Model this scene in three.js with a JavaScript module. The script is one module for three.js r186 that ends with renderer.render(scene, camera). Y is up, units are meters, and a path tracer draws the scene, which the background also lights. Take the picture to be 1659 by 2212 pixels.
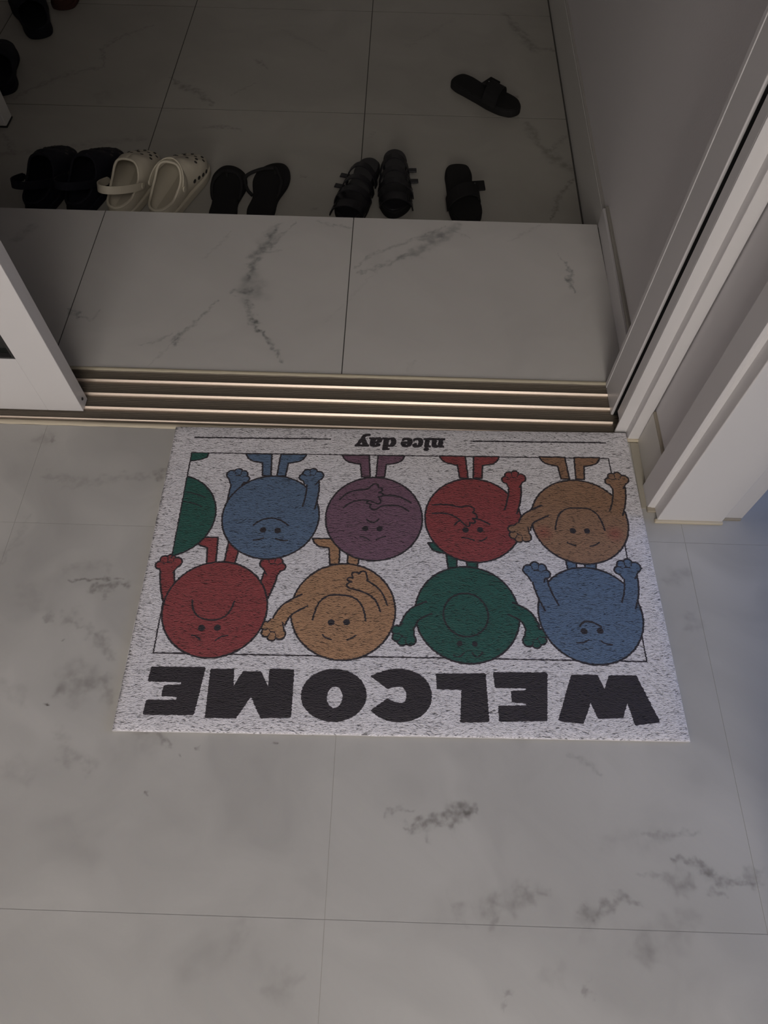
import * as THREE from 'three';
import { RectAreaLightUniformsLib } from 'three/addons/lights/RectAreaLightUniformsLib.js';
import { mergeGeometries } from 'three/addons/utils/BufferGeometryUtils.js';
import { RoundedBoxGeometry } from 'three/addons/geometries/RoundedBoxGeometry.js';

// ---------------------------------------------------------------- camera, light, exposure
RectAreaLightUniformsLib.init();
const renderer = new THREE.WebGLRenderer({ antialias: true });
renderer.toneMapping = THREE.LinearToneMapping;
renderer.toneMappingExposure = 0.95;
renderer.shadowMap.enabled = true;
const scene = new THREE.Scene();
scene.background = new THREE.Color(0x020202);
const camera = new THREE.PerspectiveCamera(72.025, 1659 / 2212, 0.02, 30);
camera.rotation.order = 'YXZ';
camera.position.set(0, 1.12, 0);
camera.rotation.set(-1.04127, 0.010274, 0.021678);
scene.add(camera);

const LAMP = { x: 0.2, y: 2.36, z: 1.3, w: 0.6, d: 0.9, color: [1.0, 0.94, 0.87], power: 11.6 };
const FRONT_GLOW = { x: -0.3, y: 1.75, z: 3.97, w: 1.2, h: 1.2, color: [1.0, 0.95, 0.90], power: 9 };  // added frontal fill light, no such source is known
const GLOW = { x: 2.14, y: 1.15, z: -0.7, w: 0.9, h: 1.1, color: [0.24, 0.44, 1.0], power: 3.2 };
function areaLight(o, width, height, look) {
  const l = new THREE.RectAreaLight(new THREE.Color().setRGB(...o.color), o.power, width, height);
  l.position.set(...look[0]); l.lookAt(...look[1]); l.castShadow = true; l.name = 'area_light'; scene.add(l);
}
areaLight(LAMP, LAMP.w, LAMP.d, [[LAMP.x, LAMP.y - 0.015, LAMP.z], [LAMP.x, 0, LAMP.z - 0.0001]]);
areaLight(GLOW, GLOW.w, GLOW.h, [[GLOW.x - 0.012, GLOW.y, GLOW.z], [0, GLOW.y, GLOW.z]]);

areaLight(FRONT_GLOW, FRONT_GLOW.w, FRONT_GLOW.h, [[FRONT_GLOW.x, FRONT_GLOW.y, FRONT_GLOW.z - 0.012], [FRONT_GLOW.x, FRONT_GLOW.y, 0]]);

// ---------------------------------------------------------------- helpers
const used = {};
const numbered = (n) => { const k = used[n] = (used[n] ?? -1) + 1; return k ? n + '_' + String(k).padStart(3, '0') : n; };
function group(name, label, category, [x, y, z] = [0, 0, 0], turn = 0, grp) {
  const o = new THREE.Group(); o.name = numbered(name); scene.add(o);
  o.position.set(x, y, z); o.rotation.y = turn; o.userData = { label, category };
  if (grp) o.userData.group = grp;
  return o;
}
function struct(name, label, category, pos) { const o = group(name, label, category, pos); o.userData.kind = 'structure'; return o; }
function part(name, geo, mat, parent) {
  const m = new THREE.Mesh(geo, mat); m.castShadow = m.receiveShadow = true; m.name = name; parent.add(m);
  const n = parent.children.filter((c) => c.name === name || c.name.startsWith(name + '_0')).length;
  if (n > 1) m.name = name + '_' + String(n - 1).padStart(3, '0');
  return m;
}
function solid(name, label, category, geo, mat) {           // a piece of the setting that is one mesh
  const m = new THREE.Mesh(geo, mat); m.castShadow = m.receiveShadow = true; m.name = numbered(name); scene.add(m);
  m.userData = { label, category, kind: 'structure' }; return m;
}
const box = (x0, x1, y0, y1, z0, z1) => new THREE.BoxGeometry(x1 - x0, y1 - y0, z1 - z0).translate((x0 + x1) / 2, (y0 + y1) / 2, (z0 + z1) / 2);
const rbox = (x0, x1, y0, y1, z0, z1, r = 0.002, seg = 2) => new RoundedBoxGeometry(x1 - x0, y1 - y0, z1 - z0, seg, r).translate((x0 + x1) / 2, (y0 + y1) / 2, (z0 + z1) / 2);
const rng = (s) => () => { s = (s + 0x6d2b79f5) | 0; let t = Math.imul(s ^ (s >>> 15), 1 | s); t = (t + Math.imul(t ^ (t >>> 7), 61 | t)) ^ t; return ((t ^ (t >>> 14)) >>> 0) / 4294967296; };
const mat = (r, g, b, roughness = 0.6, extra = {}) => { const m = new THREE.MeshStandardMaterial({ roughness, ...extra }); m.color.setRGB(r, g, b); return m; };
const clamp = (x, a = 0, b = 1) => Math.min(b, Math.max(a, x));
const lerp = (a, b, t) => a + (b - a) * t;
const smooth = (a, b, x) => { const t = clamp((x - a) / (b - a)); return t * t * (3 - 2 * t); };

// gradient noise on a hashed lattice
const PERM = new Uint8Array(512), GX = new Float32Array(256), GY = new Float32Array(256);
{ const r = rng(7), p = [...Array(256).keys()];
  for (let i = 255; i > 0; i--) { const j = Math.floor(r() * (i + 1)); [p[i], p[j]] = [p[j], p[i]]; }
  for (let i = 0; i < 512; i++) PERM[i] = p[i & 255];
  for (let i = 0; i < 256; i++) { const a = r() * Math.PI * 2; GX[i] = Math.cos(a); GY[i] = Math.sin(a); } }
function noise(x, y) {
  const xi = Math.floor(x), yi = Math.floor(y), fx = x - xi, fy = y - yi, X = xi & 255, Y = yi & 255;
  const u = fx * fx * fx * (fx * (fx * 6 - 15) + 10), v = fy * fy * fy * (fy * (fy * 6 - 15) + 10);
  const a = PERM[PERM[X] + Y], b = PERM[PERM[X + 1] + Y], c = PERM[PERM[X] + Y + 1], d = PERM[PERM[X + 1] + Y + 1];
  const n0 = lerp(GX[a] * fx + GY[a] * fy, GX[b] * (fx - 1) + GY[b] * fy, u);
  const n1 = lerp(GX[c] * fx + GY[c] * (fy - 1), GX[d] * (fx - 1) + GY[d] * (fy - 1), u);
  return lerp(n0, n1, v) * 1.5;
}
const fbm = (x, y, o) => { let s = 0, a = 0.5; for (let i = 0; i < o; i++) { s += a * noise(x, y); x = x * 2.03 + 17.1; y = y * 2.03 + 5.3; a *= 0.5; } return s; };
const sb = (c) => 255 * (c <= 0.0031308 ? 12.92 * c : 1.055 * Math.pow(Math.max(c, 0), 1 / 2.4) - 0.055);
function dataTex(data, w, h, color) {
  const t = new THREE.DataTexture(data, w, h, THREE.RGBAFormat); t.magFilter = t.minFilter = THREE.LinearFilter;
  t.wrapS = t.wrapT = THREE.RepeatWrapping; if (color) t.colorSpace = THREE.SRGBColorSpace; t.needsUpdate = true; return t;
}

// ---------------------------------------------------------------- marble: cloudy ground plus veins; every vein is [width, strength, [x, z, x, z ...]] in metres
const FLOOR_VEINS = [
  [0.0022,0.55,[-0.55,-0.499,-0.504,-0.502,-0.454,-0.506]], [0.006,0.45,[-0.508,-0.484,-0.481,-0.489,-0.45,-0.494]], [0.005,0.3,[-0.483,-0.47,-0.481,-0.475]], [0.013,0.3,[-0.518,-0.308,-0.511,-0.325,-0.491,-0.335,-0.466,-0.326,-0.436,-0.3]],
  [0.012,0.25,[-0.514,-0.308,-0.49,-0.302,-0.468,-0.317]], [0.006,0.3,[-0.571,-0.429,-0.56,-0.437]], [0.01,0.28,[-0.54,-0.435,-0.52,-0.422]], [0.006,0.22,[-0.512,-0.418,-0.472,-0.399,-0.444,-0.36]],
  [0.009,0.2,[-0.472,-0.399,-0.462,-0.379]], [0.01,0.2,[-0.449,-0.333,-0.436,-0.322,-0.435,-0.303]], [0.016,0.2,[-0.624,-0.482,-0.6,-0.457,-0.582,-0.449]], [0.009,0.18,[-0.646,-0.71,-0.61,-0.708,-0.589,-0.695,-0.557,-0.705,-0.455,-0.722]],
  [0.008,0.42,[-0.438,-0.713,-0.43,-0.726,-0.421,-0.734]], [0.012,0.22,[-0.691,-0.794,-0.67,-0.801,-0.654,-0.79]], [0.005,0.4,[-0.658,-0.79,-0.653,-0.798]], [0.03,0.13,[-0.701,-0.718,-0.686,-0.762,-0.667,-0.806]],
  [0.006,0.13,[-0.678,-0.529,-0.659,-0.576,-0.657,-0.628]], [0.01,0.16,[-0.554,-0.524,-0.49,-0.529]], [0.012,0.14,[-0.612,-0.313,-0.579,-0.302,-0.568,-0.284]], [0.03,0.14,[-0.579,-0.523,-0.56,-0.484]],
  [0.007,0.55,[0.042,-0.122,0.06,-0.128,0.09,-0.132,0.107,-0.142,0.14,-0.15]], [0.009,0.5,[0.109,-0.135,0.114,-0.145,0.135,-0.15]], [0.003,0.35,[0.007,-0.134,0.027,-0.154,0.034,-0.148,0.051,-0.145]], [0.003,0.25,[0.07,-0.118,0.072,-0.104]],
  [0.012,0.28,[0.111,-0.015,0.121,-0.021]], [0.01,0.3,[0.147,-0.019,0.158,-0.024,0.163,-0.008]], [0.01,0.28,[0.17,-0.031,0.186,-0.026,0.188,-0.017]], [0.009,0.33,[0.196,-0.034,0.205,-0.04,0.229,-0.044]],
  [0.03,0.14,[0.095,-0.015,0.218,-0.032]], [0.016,0.38,[0.289,-0.02,0.297,-0.015,0.304,-0.018]], [0.005,0.42,[0.304,-0.019,0.321,-0.028,0.335,-0.04,0.345,-0.042,0.353,-0.035,0.368,-0.038]], [0.006,0.3,[0.288,-0.015,0.295,-0.028]],
  [0.005,0.45,[0.422,-0.097,0.448,-0.09,0.464,-0.084,0.48,-0.068,0.503,-0.066,0.536,-0.066]], [0.007,0.35,[0.464,-0.084,0.48,-0.068]], [0.011,0.4,[0.411,-0.068,0.425,-0.062,0.442,-0.057]], [0.004,0.2,[0.375,-0.07,0.405,-0.072]],
  [0.005,0.3,[0.466,-0.049,0.487,-0.05]], [0.009,0.35,[0.532,-0.076,0.537,-0.067]], [0.018,0.3,[0.368,0.018,0.376,0.007]], [0.02,0.22,[0.382,0.007,0.418,0.002]],
  [0.012,0.2,[0.36,0.029,0.37,0.026]], [0.012,0.15,[0.403,-0.018,0.432,-0.019,0.433,-0.008]], [0.014,0.15,[0.236,0.061,0.252,0.048]], [0.006,0.35,[0.28,0.063,0.287,0.066]],
  [0.005,0.45,[0.176,0.074,0.178,0.073]], [0.005,0.35,[0.17,0.089,0.171,0.089]], [0.004,0.22,[0.285,-0.233,0.308,-0.227,0.324,-0.218,0.336,-0.206]], [0.004,0.24,[0.387,-0.124,0.428,-0.124,0.469,-0.13]],
  [0.012,0.12,[0.325,-0.115,0.427,-0.12]], [0.03,0.1,[0.412,-0.152,0.421,-0.127]], [0.014,0.22,[0.496,-0.533,0.518,-0.545,0.529,-0.557]], [0.012,0.22,[0.515,-0.465,0.525,-0.453]],
  [0.004,0.42,[-0.378,-0.258,-0.342,-0.242,-0.322,-0.228]], [0.012,0.2,[-0.383,-0.247,-0.351,-0.234]], [0.009,0.22,[-0.502,-0.247,-0.486,-0.223,-0.472,-0.203,-0.434,-0.191]], [0.02,0.14,[-0.418,-0.212,-0.371,-0.225,-0.33,-0.235]],
  [0.014,0.14,[-0.575,-0.193,-0.529,-0.178]], [0.02,0.13,[-0.251,0.057,-0.211,0.035,-0.184,0.002]], [0.018,0.1,[-0.125,0.084,-0.155,0.039]], [0.02,0.12,[-0.449,-0.113,-0.427,-0.077,-0.403,-0.06]],
  [0.03,0.08,[-0.328,-0.117,-0.219,-0.158,-0.13,-0.241]], [0.012,0.16,[-0.114,0.068,-0.099,0.066]], [0.012,0.14,[-0.131,0.084,-0.119,0.079]], [0.012,0.12,[-0.193,0.034,-0.177,0.007]],
  [0.02,0.08,[0.135,-0.25,0.155,-0.222]], [0.04,0.1,[0.477,-0.206,0.453,-0.153]], [0.03,0.12,[0.419,0.094,0.442,0.068]], [0.02,0.09,[-0.08,-0.052,-0.108,-0]],
  [0.0028,0.95,[-0.532,-0.284,-0.529,-0.283]], [0.0022,0.75,[-0.348,-0.158,-0.344,-0.154]], [0.0022,0.8,[-0.163,-0.239,-0.162,-0.237]], [0.002,0.6,[-0.283,-0.225,-0.281,-0.224]],
  [0.002,0.6,[-0.306,-0.214,-0.306,-0.213]], [0.0018,0.7,[-0.534,-0.392,-0.532,-0.392]]];
const STEP_VEINS = [
  [0.01,0.42,[-0.286,-1.445,-0.3,-1.391,-0.324,-1.345,-0.331,-1.294,-0.329,-1.256]], [0.016,0.25,[-0.295,-1.424,-0.309,-1.358]], [0.024,0.45,[-0.327,-1.264,-0.315,-1.226,-0.326,-1.189]], [0.008,0.35,[-0.361,-1.217,-0.324,-1.219]],
  [0.006,0.35,[-0.326,-1.189,-0.311,-1.133,-0.29,-1.099]], [0.004,0.45,[-0.309,-1.133,-0.272,-1.08,-0.241,-1.034,-0.235,-1.013]], [0.003,0.25,[-0.298,-1.359,-0.281,-1.4,-0.243,-1.461]], [0.003,0.22,[-0.308,-1.35,-0.266,-1.357]],
  [0.003,0.32,[-0.472,-1.056,-0.455,-1.083,-0.425,-1.131,-0.393,-1.187]], [0.007,0.38,[-0.468,-1.058,-0.459,-1.083]], [0.002,0.2,[-0.54,-1.049,-0.498,-1.064,-0.476,-1.085]], [0.002,0.15,[-0.509,-0.992,-0.472,-1.052]],
  [0.014,0.36,[0.144,-1.46,0.11,-1.428,0.06,-1.374,0.017,-1.348]], [0.012,0.28,[0.06,-1.415,0.105,-1.433]], [0.005,0.28,[0.028,-1.356,-0.025,-1.319,-0.088,-1.286]], [0.003,0.24,[-0.094,-1.304,-0.059,-1.35,0.027,-1.402,0.116,-1.459]],
  [0.003,0.2,[0.144,-1.443,0.176,-1.42]], [0.005,0.42,[0.397,-1.343,0.405,-1.309,0.399,-1.278,0.404,-1.249]], [0.003,0.3,[0.392,-1.293,0.405,-1.286]], [0.002,0.2,[0.382,-1.379,0.397,-1.34]],
  [0.006,0.35,[-0.716,-1.148,-0.701,-1.138,-0.686,-1.126]], [0.003,0.2,[-0.686,-1.126,-0.656,-1.119,-0.647,-1.148]], [0.003,0.3,[-0.152,-1.456,-0.124,-1.449,-0.103,-1.446]], [0.004,0.2,[-0.187,-1.466,-0.152,-1.448]],
  [0.004,0.12,[0.27,-1.415,0.365,-1.487]], [0.01,0.2,[-0.9,-1.365,-0.871,-1.416]], [0.003,0.12,[-0.445,-1.32,-0.394,-1.42]], [0.004,0.1,[0.032,-1,0.046,-1.026]],
  [0.003,0.07,[-0.026,-1.322,-0.151,-1.126]]];
const ENTRY_VEINS = [
  [0.009,0.4,[-0.715,-2.246,-0.677,-2.209,-0.622,-2.178,-0.563,-2.112]], [0.006,0.35,[-0.572,-1.993,-0.518,-2,-0.463,-1.989]], [0.012,0.22,[-1.121,-1.836,-0.973,-1.871,-0.837,-1.908,-0.736,-1.935]], [0.007,0.25,[-1.084,-1.844,-1.138,-1.934]],
  [0.009,0.28,[-1.166,-2.122,-1.057,-2.242,-0.948,-2.3]], [0.006,0.28,[-0.934,-2.301,-0.964,-2.409,-0.923,-2.483,-0.832,-2.561]], [0.02,0.2,[-0.902,-2.16,-0.904,-2.11]], [0.006,0.35,[-0.461,-2.365,-0.422,-2.324]],
  [0.004,0.2,[-0.514,-2.166,-0.452,-2.233]], [0.012,0.36,[0.348,-2.7,0.374,-2.609,0.426,-2.48,0.493,-2.475]], [0.011,0.32,[0.367,-2.07,0.399,-1.961]], [0.014,0.34,[0.398,-1.95,0.446,-1.886,0.492,-1.825]],
  [0.007,0.25,[0.43,-1.929,0.484,-2.01]], [0.005,0.38,[0.489,-1.804,0.437,-1.731,0.423,-1.672,0.405,-1.614]], [0.004,0.35,[0.326,-2.19,0.359,-2.196]], [0.004,0.3,[-0.268,-1.78,-0.255,-1.777]],
  [0.006,0.25,[-0.225,-1.639,-0.213,-1.647]], [0.004,0.15,[-0.096,-1.96,-0.071,-1.996]], [0.008,0.12,[0.018,-2.474,0.173,-2.66]], [0.008,0.12,[-0.416,-2.568,-0.251,-2.431]],
  [0.004,0.1,[-0.722,-2.07,-0.614,-2.088]]];function marble(w, h, x0, z0, sx, sz, base, cloud, veins, seed, veinTint) {
  const L = new Float32Array(w * h), V = new Float32Array(w * h);
  for (let j = 0; j < h; j++) for (let i = 0; i < w; i++) {
    const x = x0 + (i + 0.5) / w * sx + seed, z = z0 + (j + 0.5) / h * sz + seed * 0.7;
    const q = fbm(x * 2.2, z * 2.2, 3), c = fbm(x * 3.1 + q * 1.6, z * 4.3 + q * 1.2, 4);
    const st = fbm((x + z) * 2.1 + q * 2, (z - x) * 8 + c * 2, 3);
    L[j * w + i] = 1 + cloud * (c * 1.4 + 0.35 * q + 0.55 * st);
  }
  for (const [vw, vs, p] of veins) {
    const pad = vw * 3.2 + 0.012;
    let ax = 1e9, bx = -1e9, az = 1e9, bz = -1e9;
    for (let k = 0; k < p.length; k += 2) { ax = Math.min(ax, p[k]); bx = Math.max(bx, p[k]); az = Math.min(az, p[k + 1]); bz = Math.max(bz, p[k + 1]); }
    const i0 = clamp(Math.floor((ax - pad - x0) / sx * w), 0, w - 1), i1 = clamp(Math.ceil((bx + pad - x0) / sx * w), 0, w - 1);
    const j0 = clamp(Math.floor((az - pad - z0) / sz * h), 0, h - 1), j1 = clamp(Math.ceil((bz + pad - z0) / sz * h), 0, h - 1);
    const wa = Math.min(0.012, vw * 1.1 + 0.0025), fq = 1 / Math.max(0.018, vw * 2.6);
    for (let j = j0; j <= j1; j++) for (let i = i0; i <= i1; i++) {
      const X = x0 + (i + 0.5) / w * sx, Z = z0 + (j + 0.5) / h * sz;
      const x = X + wa * fbm(X * fq + 3, Z * fq, 3) * 1.8, z = Z + wa * fbm(X * fq + 40, Z * fq + 11, 3) * 1.8;
      let best = 1e9, tt = 0; const n = p.length / 2 - 1;
      for (let k = 0; k < n; k++) {
        const a = p[2 * k], b = p[2 * k + 1], dx = p[2 * k + 2] - a, dz = p[2 * k + 3] - b;
        const t = clamp(((x - a) * dx + (z - b) * dz) / (dx * dx + dz * dz + 1e-12));
        const d = Math.hypot(x - a - dx * t, z - b - dz * t); if (d < best) { best = d; tt = (k + t) / n; }
      }
      const ww = vw * (0.55 + 0.75 * Math.sin(Math.PI * clamp(tt, 0.08, 0.92)));
      const m = clamp(0.8 + 1.5 * fbm(X * fq * 1.7 + 9, Z * fq * 1.7 + 21, 3), 0.1, 1.25);
      const e = vs * (vw > 0.014 ? 0.6 : 0.85) * m * Math.exp(-Math.pow(best / ww, 2.4) * 0.9);
      const o = j * w + i; V[o] = V[o] + e - V[o] * e;
    }
  }
  const d = new Uint8Array(w * h * 4);
  for (let o = 0; o < w * h; o++) {
    const l = clamp(L[o], 0.6, 1.2), v = clamp(V[o], 0, 0.9);
    for (let k = 0; k < 3; k++) d[4 * o + k] = sb(base[k] * l * (1 - v * veinTint[k]));
    d[4 * o + 3] = 255;
  }
  return dataTex(d, w, h, true);
}
function tileGeo(x0, x1, z0, z1, y, thick, [X0, Z0, SX, SZ], inset = 0.0006) {
  const g = box(x0 + inset, x1 - inset, y - thick, y, z0 + inset, z1 - inset), p = g.attributes.position, uv = g.attributes.uv;
  for (let i = 0; i < p.count; i++) uv.setXY(i, (p.getX(i) - X0) / SX, (p.getZ(i) + (p.getY(i) - y) - Z0) / SZ);
  return g;
}

const R_IN = [-1.1, -0.9, 2.2, 1.1], R_ST = [-1.4, -1.5, 1.95, 0.55], R_EN = [-1.5, -2.95, 2.1, 1.5];
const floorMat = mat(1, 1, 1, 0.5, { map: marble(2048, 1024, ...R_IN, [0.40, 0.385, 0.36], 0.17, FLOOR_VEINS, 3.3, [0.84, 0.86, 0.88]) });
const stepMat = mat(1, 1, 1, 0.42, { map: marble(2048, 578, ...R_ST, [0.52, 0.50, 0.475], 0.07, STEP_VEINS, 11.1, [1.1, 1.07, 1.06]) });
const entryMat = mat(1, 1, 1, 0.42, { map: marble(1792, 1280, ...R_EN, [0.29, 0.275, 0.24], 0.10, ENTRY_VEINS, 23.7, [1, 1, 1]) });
const grout = mat(0.05, 0.046, 0.04, 0.95), groutIn = mat(0.35, 0.335, 0.31, 0.8);
const white = mat(0.62, 0.60, 0.595, 0.42), whiteWall = mat(0.62, 0.60, 0.60, 0.85), wallEntry = mat(0.68, 0.655, 0.65, 0.85);
const skirt = mat(0.60, 0.585, 0.55, 0.4), dark = mat(0.012, 0.012, 0.012, 0.8), caulkMat = mat(0.50, 0.435, 0.325, 0.6), caulkDirty = mat(0.30, 0.262, 0.205, 0.7);
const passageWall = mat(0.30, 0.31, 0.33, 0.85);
const bumpWall = (() => { const n = 256, d = new Uint8Array(n * n * 4), r = rng(4); for (let i = 0; i < n * n; i++) { const v = 120 + 60 * (r() + r() - 1); d.set([v, v, v, 255], 4 * i); } const t = dataTex(d, n, n); t.repeat.set(6, 6); return t; })();
wallEntry.bumpMap = bumpWall; wallEntry.bumpScale = 0.0006;

// ---------------------------------------------------------------- large structure
const T = 0.6066, JX = [-0.0695, 0.5385], JZ = -0.0035, FRONT = -0.831, YL = -0.0952;
{ // indoor floor of square marble tiles
  const f = struct('floor', 'pale grey marble-look tiled floor in front of the doorway', 'floor');
  const xs = [-2.2, JX[0] - 3 * T, JX[0] - 2 * T, JX[0] - T, JX[0], JX[1], JX[1] + T, JX[1] + 2 * T, 2.2], zs = [FRONT, JZ - T, JZ, JZ + T, JZ + 2 * T, JZ + 3 * T, JZ + 4 * T, JZ + 5 * T, JZ + 6 * T, JZ + 7 * T];
  part('subfloor', box(-2.2, 2.2, -0.06, -0.0006, FRONT, zs[9]), groutIn, f);
  for (let i = 0; i < xs.length - 1; i++) for (let j = 0; j < zs.length - 1; j++) if (xs[i + 1] - xs[i] > 0.02) part('tile', tileGeo(xs[i], xs[i + 1], zs[j], zs[j + 1], 0, 0.0006, R_IN, 0.00034), floorMat, f);
  part('subfloor', box(0.66, 2.2, -0.06, -0.0006, -2.1, FRONT), groutIn, f);
  for (const [a, b] of [[0.66, JX[1] + T], [JX[1] + T, 2.2]]) for (const [c, d] of [[-2.1, JZ - 3 * T], [JZ - 3 * T, JZ - 2 * T], [JZ - 2 * T, FRONT]]) part('tile', tileGeo(a, b, c, d, 0, 0.0006, R_IN, 0.00034), floorMat, f);
}
{ // the step behind the track
  const s = struct('floor_step', 'white marble tiled step between the door track and the lower entrance floor', 'step');
  part('riser', box(-1.75, 0.52, YL - 0.03, -0.0009, -1.474, -0.985), grout, s);
  const xs = [-1.75, JX[0] - 0.035 - 2 * T, -0.7107, -0.1044, 0.4885];
  for (let i = 0; i < 4; i++) part('tile', tileGeo(xs[i], xs[i + 1], -1.4845, -0.984, 0, 0.010, R_ST, 0.0011), stepMat, s);
  for (let i = 0; i < 4; i++) part('riser_tile', tileGeo(xs[i], xs[i + 1], -1.482, -1.474, -0.011, 0.083, R_ST, 0.0011), stepMat, s);
}
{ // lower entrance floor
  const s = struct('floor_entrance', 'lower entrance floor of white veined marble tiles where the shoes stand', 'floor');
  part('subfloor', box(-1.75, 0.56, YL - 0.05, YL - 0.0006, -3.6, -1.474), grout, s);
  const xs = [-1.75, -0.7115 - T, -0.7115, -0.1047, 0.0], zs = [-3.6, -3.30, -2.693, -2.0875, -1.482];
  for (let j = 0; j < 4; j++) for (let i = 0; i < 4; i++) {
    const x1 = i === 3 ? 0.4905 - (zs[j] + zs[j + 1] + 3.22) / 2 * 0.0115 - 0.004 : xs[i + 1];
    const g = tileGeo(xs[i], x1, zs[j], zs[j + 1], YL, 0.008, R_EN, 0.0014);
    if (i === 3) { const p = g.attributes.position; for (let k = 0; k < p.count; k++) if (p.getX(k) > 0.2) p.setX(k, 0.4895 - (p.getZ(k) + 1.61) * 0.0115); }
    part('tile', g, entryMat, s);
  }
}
// entrance walls; the right one leans a little outward with depth, as the tile joints show
{
  const piv = new THREE.Group(), turn = -0.0115;
  const place = (g) => g.translate(-0.4905, 0, 1.61).rotateY(turn).translate(0.4905, 0, -1.61);
  solid('wall_entrance_right', 'plain grey entrance wall right of the shoes', 'wall', place(box(0.503, 0.64, YL - 0.05, 2.45, -3.6, -0.986)), wallEntry);
  const b = struct('baseboard_entrance', 'pale tile baseboard along the foot of the right entrance wall', 'baseboard');
  part('lower_strip', place(rbox(0.4945, 0.5035, YL - 0.02, 0.030, -3.58, -1.478, 0.0015)), skirt, b);
  part('upper_strip', place(rbox(0.4915, 0.5035, -0.004, 0.044, -1.486, -0.983, 0.0015)), white, b);
  part('grout_line', place(rbox(0.4965, 0.5040, 0.043, 0.052, -1.484, -0.983, 0.002)), mat(0.33, 0.31, 0.27, 0.8), b);
  part('grout_line', place(rbox(0.4955, 0.5040, 0.029, 0.034, -3.58, -1.478, 0.002)), mat(0.36, 0.34, 0.31, 0.8), b);
  part('floor_joint', place(box(0.4875, 0.4955, YL - 0.01, YL - 0.0012, -3.58, -1.48)), mat(0.03, 0.026, 0.018, 0.9), b);  // dark strip laid in the gap, its shade put into the colour
}
solid('wall_entrance_left', 'entrance wall on the left, beyond the frame', 'wall', box(-1.85, -1.75, YL - 0.05, 2.45, -3.6, -0.9), wallEntry);
solid('wall_entrance_back', 'far wall of the entrance', 'wall', box(-1.85, 0.8, YL - 0.05, 2.45, -3.7, -3.6), wallEntry);
solid('wall_front', 'wall left of the sliding door', 'wall', box(-2.3, -1.62, -0.06, 2.45, -0.985, FRONT), whiteWall);
solid('wall_header', 'wall above the doorway', 'wall', box(-1.62, 0.66, 2.12, 2.45, -0.985, FRONT), whiteWall);
solid('wall_left', 'left wall of the room', 'wall', box(-2.3, -2.2, -0.06, 2.45, FRONT, 4.1), whiteWall);
solid('wall_back', 'wall behind the viewer', 'wall', box(-2.3, 2.3, -0.06, 2.45, 4.02, 4.12), whiteWall);
solid('wall_right_far', 'far right wall of the room', 'wall', box(2.2, 2.3, -0.06, 2.45, -2.2, 4.1), passageWall);
solid('wall_right_back', 'wall at the back of the right-hand passage', 'wall', box(0.62, 2.3, -0.06, 2.45, -2.2, -2.1), passageWall);
solid('light_block_wall', 'added unseen wall that shades the floor at the right', 'wall', box(0.535, 0.635, -0.01, 2.42, 0.125, 4.05), whiteWall);  // unseen wall put in to keep lamp light off the right floor
solid('ceiling', 'white ceiling', 'ceiling', box(-2.3, 2.3, 2.40, 2.5, -3.7, 4.1), whiteWall);
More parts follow.
